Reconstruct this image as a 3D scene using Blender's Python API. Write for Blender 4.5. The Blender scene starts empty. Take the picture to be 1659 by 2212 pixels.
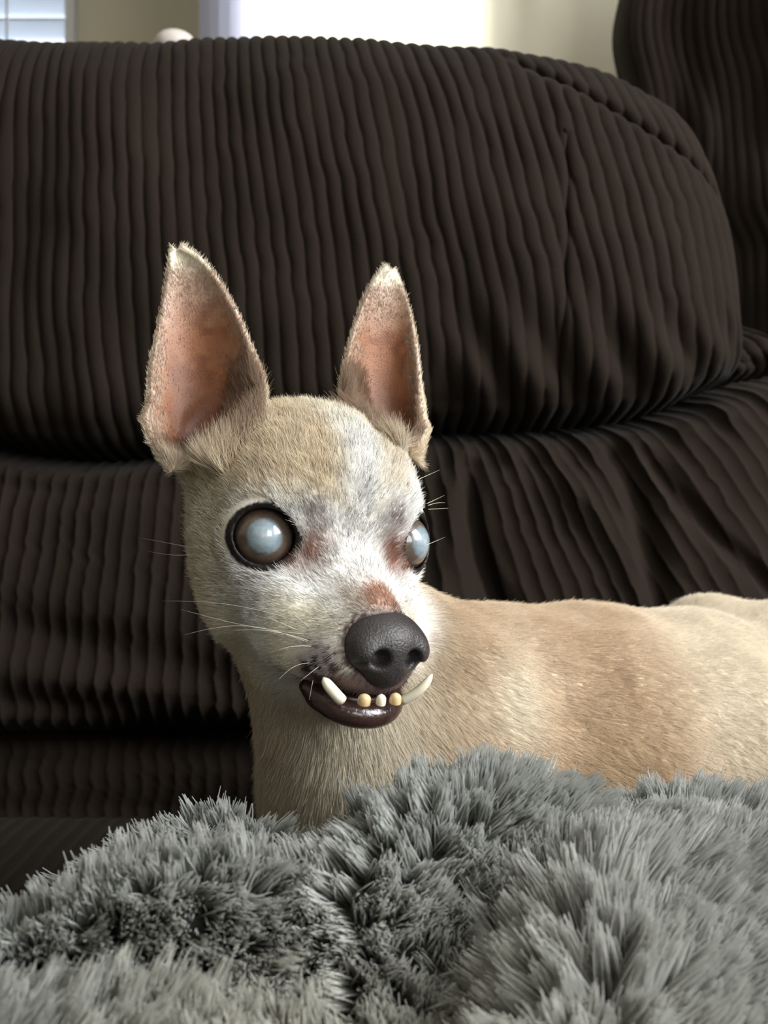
import bpy, math, random
import numpy as np
import openvdb
from mathutils import Vector, Matrix
from mathutils.kdtree import KDTree

FUR = True
VOX = 0.8                     # millimetres, dog surface
rng = np.random.default_rng(7)
random.seed(7)

# ------------------------------------------------------------------ camera, light, exposure
S = bpy.context.scene
CZ = 0.72                     # camera height above the floor
FPX = 2200.0                  # focal length in pixels of the 1659 x 2212 frame
W, H = 1659, 2212
cam_d = bpy.data.cameras.new('camera')
cam = bpy.data.objects.new('camera', cam_d)
S.collection.objects.link(cam)
cam.location = (0, 0, CZ)
cam.rotation_euler = (math.pi / 2, 0, 0)
cam_d.sensor_fit = 'VERTICAL'
cam_d.sensor_height = 36.0
cam_d.lens = 36.0 * FPX / H
cam_d.clip_start = 0.01
cam_d.dof.use_dof = True
cam_d.dof.focus_distance = 0.345
cam_d.dof.aperture_fstop = 19
S.camera = cam

S.view_settings.view_transform = 'Standard'
S.view_settings.look = 'None'
S.view_settings.gamma = 1.0
S.view_settings.use_curve_mapping = False
S.view_settings.exposure = 0.30
S.cycles.max_bounces = 6
S.cycles.diffuse_bounces = 3
S.cycles.glossy_bounces = 3
S.cycles.transmission_bounces = 4
S.cycles.caustics_reflective = False
S.cycles.caustics_refractive = False
S.cycles.sample_clamp_indirect = 4.0

world = bpy.data.worlds.new('sky')
S.world = world
world.use_nodes = True
wn = world.node_tree
bg = wn.nodes['Background']
bg.inputs['Color'].default_value = (0.80, 0.90, 1.0, 1)
bg.inputs['Strength'].default_value = 2.2


def lamp(name, kind, loc, target, energy, color, sx=1, sy=1, angle=0.0):
    d = bpy.data.lights.new(name, kind)
    o = bpy.data.objects.new(name, d)
    S.collection.objects.link(o)
    o.location = loc
    o.rotation_euler = (Vector(target) - Vector(loc)).to_track_quat('-Z', 'Y').to_euler()
    d.energy = energy
    d.color = color
    if kind == 'AREA':
        d.shape = 'RECTANGLE'
        d.size, d.size_y = sx, sy
    if kind == 'SUN':
        d.angle = angle
    return o


# daylight entering through the two sashes of the window behind the camera
WIN = dict(x0=0.55, x1=1.45, z0=0.75, z1=1.75, y=-1.30)
for (a, b) in ((WIN['x0'] + .05, .97), (1.03, WIN['x1'] - .05)):
    xm = (a + b) / 2
    lamp('window_daylight', 'AREA', (xm, WIN['y'] - 0.02, 1.25), (xm, 1.0, 1.25),
         6, (0.97, 0.985, 1.0), b - a, 0.90)
# the main daylight: a tall window in the right-hand wall
WR = dict(x=1.55, y0=-0.85, y1=0.25, z0=1.0, z1=2.35)
lamp('window_daylight', 'AREA', (WR['x'] + .03, (WR['y0'] + WR['y1']) / 2, (WR['z0'] + WR['z1']) / 2), (0, (WR['y0'] + WR['y1']) / 2, (WR['z0'] + WR['z1']) / 2),
     76, (0.98, 0.99, 1.0), WR['y1'] - WR['y0'] - .1, WR['z1'] - WR['z0'] - .1)
# low sun through the added slot behind the camera, falls on the back wall
SUN_DIR = Vector((0.36, 0.90, -0.20)).normalized()
sun = lamp('sun', 'SUN', (-2, -3, 3), tuple(Vector((-2, -3, 3)) + SUN_DIR), 7.0, (1.0, 0.95, 0.86), angle=0.02)

# ------------------------------------------------------------------ helpers


def srgb(r, g, b):
    c = np.array([r, g, b], float) / 255
    return tuple(np.where(c <= 0.04045, c / 12.92, ((c + 0.055) / 1.055) ** 2.4))


def P(px, py, d):
    """point seen at a pixel of the photograph, d metres in front of the camera"""
    return np.array([(px - W / 2) * d / FPX, d, CZ - (py - H / 2) * d / FPX])


def tag(o, label=None, cat=None, group=None, kind=None):
    for k, v in (('label', label), ('category', cat), ('group', group), ('kind', kind)):
        if v:
            o[k] = v
    return o


def link(name, data, mat=None, parent=None):
    o = bpy.data.objects.new(name, data)
    S.collection.objects.link(o)
    if mat is not None and data is not None:
        data.materials.append(mat)
    if parent is not None:
        o.parent = parent
        o.matrix_parent_inverse = parent.matrix_world.inverted()
    return o


def empty(name, loc):
    o = bpy.data.objects.new(name, None)
    S.collection.objects.link(o)
    o.location = loc
    o.matrix_world = Matrix.Translation(loc)
    o.empty_display_size = 0.05
    return o


def mesh(name, verts, faces, smooth=True):
    me = bpy.data.meshes.new(name)
    verts = np.asarray(verts, np.float32)
    if isinstance(faces, np.ndarray):
        n, k = faces.shape
        me.vertices.add(len(verts))
        me.vertices.foreach_set('co', verts.ravel())
        me.loops.add(n * k)
        me.loops.foreach_set('vertex_index', faces.astype(np.int32).ravel())
        me.polygons.add(n)
        me.polygons.foreach_set('loop_start', np.arange(0, n * k, k, dtype=np.int32))
        me.update(calc_edges=True)
    else:
        me.from_pydata(verts.tolist(), [], faces)
        me.update()
    if smooth:
        me.polygons.foreach_set('use_smooth', np.ones(len(me.polygons), bool))
    me.validate()
    return me


def grid_faces(nu, nv, wrap_u=False):
    f = []
    iu = np.arange(nu if wrap_u else nu - 1)
    iv = np.arange(nv - 1)
    A, B = np.meshgrid(iu, iv, indexing='ij')
    A2 = (A + 1) % nu
    return np.stack([A * nv + B, A2 * nv + B, A2 * nv + B + 1, A * nv + B + 1], -1).reshape(-1, 4)


def boxes(name, bs, mat, parent=None, bevel=0.0):
    """axis aligned boxes (x0,x1,y0,y1,z0,z1) as one mesh"""
    v, f = [], []
    for (x0, x1, y0, y1, z0, z1) in bs:
        k = len(v)
        v += [(x, y, z) for z in (z0, z1) for (x, y) in ((x0, y0), (x1, y0), (x1, y1), (x0, y1))]
        f += [[k + 3, k + 2, k + 1, k], [k + 4, k + 5, k + 6, k + 7]]
        f += [[k + i, k + (i + 1) % 4, k + 4 + (i + 1) % 4, k + 4 + i] for i in range(4)]
    o = link(name, mesh(name, v, f, smooth=False), mat, parent)
    if bevel:
        m = o.modifiers.new('bevel', 'BEVEL')
        m.width = bevel
        m.segments = 3
    return o


def tube_mesh(name, pts, rads, seg=10):
    """closed tube along points with a radius per point, rounded tip"""
    pts = np.asarray(pts, float)
    n = len(pts)
    T = np.gradient(pts, axis=0)
    T /= np.linalg.norm(T, axis=1)[:, None]
    ref = np.array([0.13, 0.27, 0.95])
    v = []
    for p, t, r in zip(pts, T, rads):
        a = np.cross(t, ref)
        a /= np.linalg.norm(a)
        b = np.cross(t, a)
        for k in range(seg):
            an = 2 * math.pi * k / seg
            v.append(p + r * (math.cos(an) * a + math.sin(an) * b))
    f = [[i * seg + k, i * seg + (k + 1) % seg, (i + 1) * seg + (k + 1) % seg, (i + 1) * seg + k]
         for i in range(n - 1) for k in range(seg)]
    v += [pts[0], pts[-1]]
    c0, c1 = n * seg, n * seg + 1
    f += [[c0, (k + 1) % seg, k] for k in range(seg)]
    f += [[c1, (n - 1) * seg + k, (n - 1) * seg + (k + 1) % seg] for k in range(seg)]
    return mesh(name, v, f)


def sstep(a, b, x):
    t = np.clip((x - a) / (b - a), 0, 1)
    return t * t * (3 - 2 * t)


_perm = np.random.default_rng(3).random(65536).astype(np.float32)


def vnoise(p, scale=1.0, seed=0):
    """value noise, p (n,3) -> 0..1"""
    q = np.asarray(p, np.float64) * scale + seed * 17.31
    i = np.floor(q).astype(np.int64)
    f = q - i
    f = f * f * (3 - 2 * f)
    out = 0
    for dx in (0, 1):
        for dy in (0, 1):
            for dz in (0, 1):
                h = ((i[..., 0] + dx) * 73856093 ^ (i[..., 1] + dy) * 19349663 ^ (i[..., 2] + dz) * 83492791) & 65535
                w = (f[..., 0] if dx else 1 - f[..., 0]) * (f[..., 1] if dy else 1 - f[..., 1]) * (f[..., 2] if dz else 1 - f[..., 2])
                out = out + _perm[h] * w
    return out


def material(name, color=(0.8, 0.8, 0.8), rough=0.6, attr=None, noise=0.0, nscale=20.0, coat=0.0,
             spec=0.5, sheen=0.0, bump=0.0, bscale=200.0, sss=0.0):
    m = bpy.data.materials.new(name)
    m.use_nodes = True
    nt = m.node_tree
    b = nt.nodes['Principled BSDF']
    b.inputs['Roughness'].default_value = rough
    b.inputs['Specular IOR Level'].default_value = spec
    b.inputs['Coat Weight'].default_value = coat
    b.inputs['Coat Roughness'].default_value = 0.03
    if sheen:
        b.inputs['Sheen Weight'].default_value = sheen
        b.inputs['Sheen Roughness'].default_value = 0.4
    if sss:
        b.inputs['Subsurface Weight'].default_value = sss
        b.inputs['Subsurface Radius'].default_value = (0.004, 0.0015, 0.0008)
        b.inputs['Subsurface Scale'].default_value = 1.0
    src = None
    if attr:
        a = nt.nodes.new('ShaderNodeAttribute')
        a.attribute_name = attr
        src = a.outputs['Color']
    if noise:
        tc = nt.nodes.new('ShaderNodeTexCoord')
        n = nt.nodes.new('ShaderNodeTexNoise')
        n.inputs['Scale'].default_value = nscale
        n.inputs['Detail'].default_value = 4
        nt.links.new(tc.outputs['Object'], n.inputs['Vector'])
        mr = nt.nodes.new('ShaderNodeMapRange')
        mr.inputs['To Min'].default_value = 1 - noise
        mr.inputs['To Max'].default_value = 1 + noise
        nt.links.new(n.outputs['Fac'], mr.inputs['Value'])
        mx = nt.nodes.new('ShaderNodeMix')
        mx.data_type = 'RGBA'
        mx.blend_type = 'MULTIPLY'
        mx.inputs['Factor'].default_value = 1
        if src:
            nt.links.new(src, mx.inputs['A'])
        else:
            mx.inputs['A'].default_value = (*color, 1)
        nt.links.new(mr.outputs['Result'], mx.inputs['B'])
        src = mx.outputs['Result']
    if src:
        nt.links.new(src, b.inputs['Base Color'])
    else:
        b.inputs['Base Color'].default_value = (*color, 1)
    if bump:
        tc = nt.nodes.new('ShaderNodeTexCoord')
        n = nt.nodes.new('ShaderNodeTexNoise')
        n.inputs['Scale'].default_value = bscale
        n.inputs['Detail'].default_value = 3
        nt.links.new(tc.outputs['Object'], n.inputs['Vector'])
        bp = nt.nodes.new('ShaderNodeBump')
        bp.inputs['Strength'].default_value = bump
        bp.inputs['Distance'].default_value = 0.001
        nt.links.new(n.outputs['Fac'], bp.inputs['Height'])
        nt.links.new(bp.outputs['Normal'], b.inputs['Normal'])
    return m


def let_light_through(m, amount):
    """hair fibres pass part of the light on"""
    nt = m.node_tree
    b, out = nt.nodes['Principled BSDF'], nt.nodes['Material Output']
    t, mx = nt.nodes.new('ShaderNodeBsdfTranslucent'), nt.nodes.new('ShaderNodeMixShader')
    mx.inputs['Fac'].default_value = amount
    nt.links.new(b.inputs['Base Color'].links[0].from_socket, t.inputs['Color'])
    nt.links.new(b.outputs[0], mx.inputs[1])
    nt.links.new(t.outputs[0], mx.inputs[2])
    nt.links.new(mx.outputs[0], out.inputs['Surface'])
    return m


def color_attr(me, col, name='tint'):
    a = me.attributes.new(name, 'FLOAT_COLOR', 'POINT')
    c = np.ones((len(col), 4), np.float32)
    c[:, :3] = col
    a.data.foreach_set('color', c.ravel())


# ------------------------------------------------------------------ the room
M_wall = material('wall_paint_cream', srgb(226, 220, 202), 0.8, noise=0.03, nscale=6, bump=0.15, bscale=90)
M_taupe = material('wall_paint_taupe', srgb(146, 138, 120), 0.85, noise=0.03, nscale=6)
M_olive = material('wall_paint_olive', srgb(236, 228, 198), 0.8, noise=0.03, nscale=6)
M_lav = material('corner_daylight_lavender', srgb(212, 216, 244), 0.7, noise=0.02, nscale=6)  # lavender is the blue window light on the corner, put into its colour
M_ceil = material('ceiling_paint', srgb(205, 202, 194), 0.9, noise=0.02)
M_carpet = material('carpet_beige', srgb(118, 106, 90), 0.95, noise=0.15, nscale=120, bump=0.5, bscale=400)
M_white = material('white_gloss_paint', srgb(240, 240, 238), 0.35, noise=0.01)
M_slat = material('blind_slat_white', srgb(228, 232, 240), 0.4, noise=0.01)

M_pane = bpy.data.materials.new('window_glass')
M_pane.use_nodes = True
nt_ = M_pane.node_tree
nt_.nodes.remove(nt_.nodes['Principled BSDF'])
tr_, gl_, mx_ = nt_.nodes.new('ShaderNodeBsdfTransparent'), nt_.nodes.new('ShaderNodeBsdfGlossy'), nt_.nodes.new('ShaderNodeMixShader')
gl_.inputs['Roughness'].default_value = 0.02
mx_.inputs['Fac'].default_value = 0.07
nt_.links.new(tr_.outputs[0], mx_.inputs[1])
nt_.links.new(gl_.outputs[0], mx_.inputs[2])
nt_.links.new(mx_.outputs[0], nt_.nodes['Material Output'].inputs['Surface'])

RX0, RX1, RY0, RY1, RZ = -2.0, 1.55, -1.30, 2.45, 2.5
st = lambda o: tag(o, kind='structure')
st(boxes('floor', [(RX0 - .1, RX1 + .1, RY0 - .1, RY1 + .1, -0.05, 0.0)], M_carpet))
st(boxes('ceiling', [(RX0 - .1, RX1 + .1, RY0 - .1, RY1 + .1, RZ, RZ + .08)], M_ceil))
st(boxes('wall_left', [(RX0 - .1, RX0, RY0, RY1, 0, RZ)], M_taupe))
# wall behind the camera: the big window and an unseen slot added to shape the sun patch
YB = 1.50


def back_to_front(px, py):
    q_ = P(px, py, YB)
    t_ = (q_[1] - RY0) / SUN_DIR[1]
    return q_[0] - SUN_DIR[0] * t_, q_[2] - SUN_DIR[2] * t_


a_, b_ = back_to_front(520, 260), back_to_front(1035, -280)
hx0, hx1, hz0, hz1 = a_[0], b_[0], a_[1], b_[1]
w = WIN
st(boxes('wall_front', [(RX0, hx0, RY0 - .02, RY0, 0, RZ), (hx0, hx1, RY0 - .02, RY0, 0, hz0), (hx0, hx1, RY0 - .02, RY0, hz1, RZ),
                        (hx1, w['x0'], RY0 - .02, RY0, 0, RZ), (w['x1'], RX1, RY0 - .02, RY0, 0, RZ),
                        (w['x0'], w['x1'], RY0 - .02, RY0, 0, w['z0']), (w['x0'], w['x1'], RY0 - .02, RY0, w['z1'], RZ)], M_taupe))
slot_root = st(empty('sun_slot', ((hx0 + hx1) / 2, RY0, hz0)))  # added sun slot, given a frame and pane like the windows
boxes('window_frame', [(hx0 - .03, hx0, RY0 - .03, RY0 + .01, hz0 - .03, hz1 + .03), (hx1, hx1 + .03, RY0 - .03, RY0 + .01, hz0 - .03, hz1 + .03),
                       (hx0, hx1, RY0 - .03, RY0 + .01, hz0 - .03, hz0), (hx0, hx1, RY0 - .03, RY0 + .01, hz1, hz1 + .03)], M_white, slot_root)
boxes('pane', [(hx0, hx1, RY0 - .018, RY0 - .014, hz0, hz1)], M_pane, slot_root)
win = st(empty('window_2', (1.0, RY0, w['z0'])))
boxes('window_frame', [(w['x0'], w['x0'] + .05, RY0 - .06, RY0 + .02, w['z0'], w['z1']),
                       (w['x1'] - .05, w['x1'], RY0 - .06, RY0 + .02, w['z0'], w['z1']),
                       (.97, 1.03, RY0 - .06, RY0 + .02, w['z0'], w['z1']),
                       (w['x0'] + .05, w['x1'] - .05, RY0 - .06, RY0 + .02, w['z0'], w['z0'] + .05),
                       (w['x0'] + .05, w['x1'] - .05, RY0 - .06, RY0 + .02, w['z1'] - .05, w['z1'])], M_white, win)
for (xa, xb) in ((w['x0'] + .05, .97), (1.03, w['x1'] - .05)):
    boxes('pane', [(xa, xb, RY0 - .05, RY0 - .046, w['z0'] + .05, w['z1'] - .05)], M_pane, win)

# back wall in front of the couch: cream wall with a bullnose corner, olive wall farther back
XB = (553 - W / 2) * YB / FPX
M_wall_b = material('wall_paint_beige', srgb(238, 232, 210), 0.8, noise=0.03, nscale=6, bump=0.15, bscale=90)
st(boxes('wall_back', [(XB, RX1, YB, YB + .12, 0, RZ)], M_wall_b))
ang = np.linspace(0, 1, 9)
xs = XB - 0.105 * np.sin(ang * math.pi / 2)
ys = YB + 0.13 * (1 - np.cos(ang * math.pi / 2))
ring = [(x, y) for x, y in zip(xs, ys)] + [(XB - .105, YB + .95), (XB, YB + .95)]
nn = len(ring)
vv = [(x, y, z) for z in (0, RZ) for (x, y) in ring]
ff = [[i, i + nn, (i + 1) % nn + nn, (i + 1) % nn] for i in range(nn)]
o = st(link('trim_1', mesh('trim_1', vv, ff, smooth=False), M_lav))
XW1 = (168 - W / 2) * RY1 / FPX             # right edge of the far window
XW0 = XW1 - 0.9
ZW0, ZW1 = 1.55, 2.25
st(boxes('wall_far', [(XW1, XB - .1, RY1, RY1 + .1, 0, RZ), (RX0, XW0, RY1, RY1 + .1, 0, RZ),
                      (XW0, XW1, RY1, RY1 + .1, 0, ZW0), (XW0, XW1, RY1, RY1 + .1, ZW1, RZ)], M_olive))
win1 = st(empty('window_1', ((XW0 + XW1) / 2, RY1, ZW0)))
boxes('window_frame', [(XW1 - .022, XW1, RY1 - .03, RY1 + .06, ZW0, ZW1), (XW0, XW0 + .03, RY1 - .03, RY1 + .06, ZW0, ZW1),
                       (XW0, XW1, RY1 - .03, RY1 + .06, ZW1 - .03, ZW1), (XW0, XW1, RY1 - .05, RY1 + .06, ZW0 - .03, ZW0)], M_white, win1)
me_slat = None
z = ZW0 + .05
while z < ZW1 - .05:                          # tilted blind slats
    if me_slat is None:
        n = 7
        t = np.linspace(-1, 1, n)
        yy, zz = t * .030, -t * .012 + .004 * (1 - t * t)
        v = [(x, y_, z_ + dz) for x in (XW0 + .03, XW1 - .03) for dz in (0, .0025) for y_, z_ in zip(yy, zz)]
        v = np.array(v)
        f = []
        for a in range(n - 1):
            f += [[a, a + 1, 2 * n + a + 1, 2 * n + a], [n + a, 2 * n + n + a, 2 * n + n + a + 1, n + a + 1]]
        f += [[0, 2 * n, 3 * n, n], [n - 1, 2 * n - 1, 4 * n - 1, 3 * n - 1]]
        me_slat = mesh('slat', v, f)
        me_slat.materials.append(M_slat)
    so = bpy.data.objects.new('slat', me_slat)
    S.collection.objects.link(so)
    so.parent = win1
    so.matrix_parent_inverse = win1.matrix_world.inverted()
    so.location = (0, RY1 + .02, z)
    z += .058
boxes('pane', [(XW0 + .03, XW1 - .022, RY1 + .055, RY1 + .059, ZW0, ZW1 - .03)], M_pane, win1)
boxes('blind_cord', [(XW1 - .168, XW1 - .163, RY1 - .016, RY1 - .012, ZW0, ZW1 - .03)], M_white, win1)

st(boxes('wall_right', [(RX1, RX1 + .02, RY0, WR['y0'], 0, RZ), (RX1, RX1 + .02, WR['y1'], YB, 0, RZ),
                        (RX1, RX1 + .02, WR['y0'], WR['y1'], 0, WR['z0']), (RX1, RX1 + .02, WR['y0'], WR['y1'], WR['z1'], RZ)], M_taupe))
win3 = st(empty('window_3', (RX1, -.30, WR['z0'])))
ym_ = (WR['y0'] + WR['y1']) / 2
boxes('window_frame', [(RX1 - .02, RX1 + .025, WR['y0'], WR['y0'] + .05, WR['z0'], WR['z1']), (RX1 - .02, RX1 + .025, WR['y1'] - .05, WR['y1'], WR['z0'], WR['z1']),
                       (RX1 - .02, RX1 + .025, ym_ - .025, ym_ + .025, WR['z0'], WR['z1']),
                       (RX1 - .02, RX1 + .025, WR['y0'], WR['y1'], WR['z0'], WR['z0'] + .05), (RX1 - .02, RX1 + .025, WR['y0'], WR['y1'], WR['z1'] - .05, WR['z1'])], M_white, win3)
for (ya, yb) in ((WR['y0'] + .05, ym_ - .025), (ym_ + .025, WR['y1'] - .05)):
    boxes('pane', [(RX1 + .04, RX1 + .044, ya, yb, WR['z0'] + .05, WR['z1'] - .05)], M_pane, win3)

# ------------------------------------------------------------------ corduroy sofa
M_cord = material('corduroy_dark_brown', srgb(33, 27, 22), 0.9, noise=0.25, nscale=16, spec=0.06, sheen=0.03, bump=0.5, bscale=900)
M_cord_dark = material('corduroy_base', srgb(34, 29, 25), 0.95, noise=0.2, nscale=20, spec=0.1)
WALE = 0.0106


def wale_profile(ph):
    """rounded ribs with narrow grooves, ph in wales"""
    s = np.abs(np.sin(math.pi * ph))
    return s ** 0.55


def cushion(name, xw, rows, surf, parent, amp=0.0022, noise_seed=1, per=12):
    """a padded corduroy panel. xw = (x0, x1) along the wales' spacing; rows = samples along the wale;
    surf(wx, t) -> X, Y, Z arrays, extra wale damping"""
    nw = (xw[1] - xw[0]) / WALE
    nu = int(nw * per) + 1
    wx = np.linspace(xw[0], xw[1], nu)
    t = np.linspace(0, 1, rows)
    U, T = np.meshgrid(wx, t, indexing='ij')
    X, Y, Z, damp = surf(U, T)
    co = np.stack([X, Y, Z], -1)
    du = np.gradient(co, axis=0)
    dv = np.gradient(co, axis=1)
    nrm = np.cross(du, dv)
    nrm /= np.linalg.norm(nrm, axis=2)[..., None] + 1e-12
    wob = (vnoise(np.stack([U * 12, T * 7, 0 * U], -1), 1, noise_seed) - .5) * 0.55 \
        + (vnoise(np.stack([U * 60, T * 30, 0 * U], -1), 1, noise_seed + 3) - .5) * 0.22
    h = wale_profile(U / WALE + wob) * amp * damp * (0.75 + 0.5 * vnoise(np.stack([U * 40, T * 14, 0 * U], -1), 1, noise_seed + 5))
    co = co + nrm * h[..., None]
    me = mesh(name, co.reshape(-1, 3), grid_faces(nu, rows))
    return link(name, me, M_cord, parent)


def gauss(x, s):
    return np.exp(-(x / s) ** 2)


sofa = empty('sofa', (0, 0.62, 0))
tag(sofa, 'dark brown wide-wale corduroy sofa with padded back behind the dog', 'sofa')


def interp(x, xs, ys):
    """smooth monotone-ish interpolation through points"""
    x = np.asarray(x)
    xs = np.asarray(xs, float)
    ys = np.asarray(ys, float)
    m = np.gradient(ys, xs)
    k = np.clip(np.searchsorted(xs, x) - 1, 0, len(xs) - 2)
    h = xs[k + 1] - xs[k]
    t = np.clip((x - xs[k]) / h, 0, 1)
    return ((2 * t ** 3 - 3 * t ** 2 + 1) * ys[k] + (t ** 3 - 2 * t ** 2 + t) * h * m[k]
            + (-2 * t ** 3 + 3 * t ** 2) * ys[k + 1] + (t ** 3 - t ** 2) * h * m[k + 1])


# crease between upper and middle pillow: Z (relative to camera) by X
CRX = [-0.60, -0.30, -0.21, -0.10, 0.02, 0.12, 0.19, 0.235, 0.30]
CRZ = [0.060, 0.056, 0.044, 0.052, 0.062, 0.066, 0.076, 0.094, 0.110]


def crease_z(X):
    return interp(np.clip(X, -0.6, 0.3), CRX, CRZ)


def top_z(X):
    return interp(np.clip(X, -0.6, 0.27), [-0.60, -0.28, -0.18, -0.08, 0.05, 0.12, 0.18, 0.225, 0.25, 0.262, 0.27],
                  [0.349, 0.349, 0.346, 0.350, 0.343, 0.334, 0.316, 0.286, 0.235, 0.18, 0.155])


def upper_surf(U, T):
    # profile from the crease (T=0) up the front, over the top and down the back (T=1)
    tv = [0.0, 0.03, 0.08, 0.18, 0.32, 0.50, 0.64, 0.72, 0.79, 0.86, 1.0]
    zf = [-0.02, 0.006, 0.05, 0.20, 0.40, 0.66, 0.86, 0.955, 1.0, 0.97, 0.60]
    yf = [0.745, 0.70, 0.676, 0.664, 0.664, 0.676, 0.70, 0.728, 0.765, 0.80, 0.83]
    zr = interp(T, tv, zf)
    yy = interp(T, tv, yf)
    shift = -0.050 * np.clip(zr, 0, 1) ** 1.4 * sstep(-.35, .10, U) * (T < .8) - 0.050 * sstep(-.35, .10, U) * (T >= .8)
    X = U + shift
    xm, x0 = 0.262, 0.10
    q = np.clip((X - x0) / (xm - x0), 0, 0.999)
    roll = 1 - (1 - q ** 3.2) ** (1 / 2.4)
    Zt, Zc = top_z(X), crease_z(X)
    Z = Zc + (Zt - Zc) * zr
    Y = yy + roll * 0.12
    # boxing seam along the upper right shoulder
    d = (Z - (0.315 - (X - 0.09) * 0.62)) * 0.85
    seam = gauss(d, .0035) * sstep(.07, .11, X) * (T < .8)
    Y = Y + seam * 0.006
    # soft dents and puckers
    pn = np.stack([X * 14, Z * 9, 0 * X], -1)
    Y = Y + (vnoise(pn, 1, 2) - .5) * 0.014 * sstep(0, .15, T)
    Y = Y + (vnoise(pn * 2.7, 1, 4) - .5) * 0.006
    # puckers above the crease on the right
    pk = gauss(zr - .10, .13) * sstep(-.02, .08, X)
    Y = Y + pk * 0.006 * np.sin(X * 140 + Z * 90 + 3 * vnoise(pn * 2, 1, 8))
    # vertical seam
    Y = Y + gauss(X - 0.115 - 0.01 * zr, .0022) * 0.003 * (zr < .7)
    # left dent
    Y = Y + 0.012 * gauss(X + .245, .03) * gauss(zr - .55, .3)
    return X, Y, Z + CZ, 1.0


cushion('upper_back_pillow', (-0.60, 0.312), 300, upper_surf, sofa, amp=0.0026)


def middle_surf(U, T):
    # from the crease (T=0) down to the lumbar crease (T=1)
    sl = 0.085 * sstep(-.06, .14, U) * T ** 0.9 + 0.05 * sstep(.1, .3, U) * T
    X = U - 0.03 * sstep(.0, .2, U) + sl
    tv = [0.0, 0.05, 0.15, 0.35, 0.6, 0.85, 0.95, 1.0]
    yf = [0.745, 0.697, 0.676, 0.658, 0.640, 0.628, 0.640, 0.665]
    Y = interp(T, tv, yf)
    Zc = crease_z(X) - 0.004
    Zb = -0.145 + 0 * X
    Z = Zc + (Zb - Zc) * interp(T, [0, .5, 1], [0, .5, 1])
    xm, x0 = 0.31, 0.16
    q = np.clip((X - x0) / (xm - x0), 0, 0.999)
    Y = Y + (1 - (1 - q ** 3) ** (1 / 2.5)) * 0.10
    pn = np.stack([U * 10, T * 2.5, 0 * X], -1)
    Y = Y + (vnoise(pn, 1, 12) - .5) * 0.020 * sstep(0, .2, T)
    # long folds running with the wales on the right side
    for (u0, s, a) in ((0.062, .007, .013), (0.150, .009, .014), (0.205, .006, .008), (0.115, .012, -.007), (0.03, .012, -.008)):
        Y = Y + a * gauss(U - u0 - 0.018 * np.sin(T * 4 + u0 * 50), s) * sstep(0.02, .2, T)
    # pulled puckers under the crease
    Y = Y + 0.005 * np.sin(U * 190 + 2 * vnoise(pn * 3, 1, 5)) * gauss(T - .05, .09) * sstep(-.02, .06, U)
    # slack folds low on the left
    for (c0, sl_, s, a) in ((.76, -1.2, .10, .014), (.95, -0.9, .09, .014)):
        Y = Y + a * gauss(T - (c0 + sl_ * (-0.13 - X)), s) * sstep(.02, -.03, X) * sstep(-.32, -.2, X)
    return X, Y, Z + CZ, 1.0


cushion('middle_back_pillow', (-0.60, 0.33), 240, middle_surf, sofa, amp=0.0024, noise_seed=21)


def lumbar_surf(U, T):
    tv = [0.0, 0.08, 0.3, 0.6, 0.9, 1.0]
    Y = interp(T, tv, [0.690, 0.678, 0.664, 0.658, 0.66, 0.68])
    Z = interp(T, tv, [-0.143, -0.150, -0.165, -0.19, -0.215, -0.222]) + 0 * U
    pn = np.stack([U * 12, T * 3, 0 * U], -1)
    Y = Y + (vnoise(pn, 1, 32) - .5) * 0.014
    return U, Y, Z + CZ, 1.0


cushion('lumbar_roll', (-0.60, 0.34), 70, lumbar_surf, sofa, amp=0.002, noise_seed=31, per=8)

SEAT = 0.195                                    # seat is this far below the camera


def seat_surf(U, T):
    tv = [0.0, 0.04, 0.08, 0.5, 0.90, 0.94, 0.98, 1.0]
    Y = interp(T, tv, [0.70, 0.66, 0.62, 0.33, 0.07, 0.05, 0.035, 0.035])
    Z = np.interp(T, tv, [-SEAT - .012, -SEAT - .002, -SEAT, -SEAT, -SEAT - .001, -SEAT - .012, -SEAT - .05, -SEAT - .10]) + 0 * U
    return U, Y, Z + CZ, 1.0


cushion('seat_cushion', (-0.60, 0.36), 160, seat_surf, sofa, amp=0.0016, noise_seed=41, per=6)
boxes('sofa_base', [(-0.60, 0.36, 0.06, 0.90, 0.06, CZ - SEAT - .1)], M_cord_dark, sofa, bevel=.02)
boxes('back_frame', [(-0.60, 0.245, 0.79, 0.86, 0.2, CZ + 0.16)], M_cord_dark, sofa, bevel=.02)
for x in (-.56, .32):
    for y in (.10, .86):
        boxes('leg', [(x - .025, x + .025, y - .025, y + .025, 0, .07)], M_cord_dark, sofa, bevel=.004)
# rolled arm on the far left end of the sofa
def arm_surf(U, T):
    a = -0.4 + T * (math.pi + 0.8)
    x = -0.70 + 0.10 * np.cos(a)
    zz = -0.04 + 0.10 * np.sin(a)
    return x, U, zz + CZ, 1.0


cushion('armrest', (0.06, 0.92), 50, arm_surf, sofa, amp=.002, noise_seed=51, per=6)
boxes('arm_panel', [(-0.79, -0.61, 0.07, 0.91, 0.05, CZ - 0.07)], M_cord_dark, sofa, bevel=.02)

# the neighbouring section of the sofa, turned and standing farther back
chair = empty('sofa_section', (0.55, 1.0, 0))
tag(chair, 'taller dark corduroy recliner back in shade beside the sofa end', 'recliner')


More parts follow.
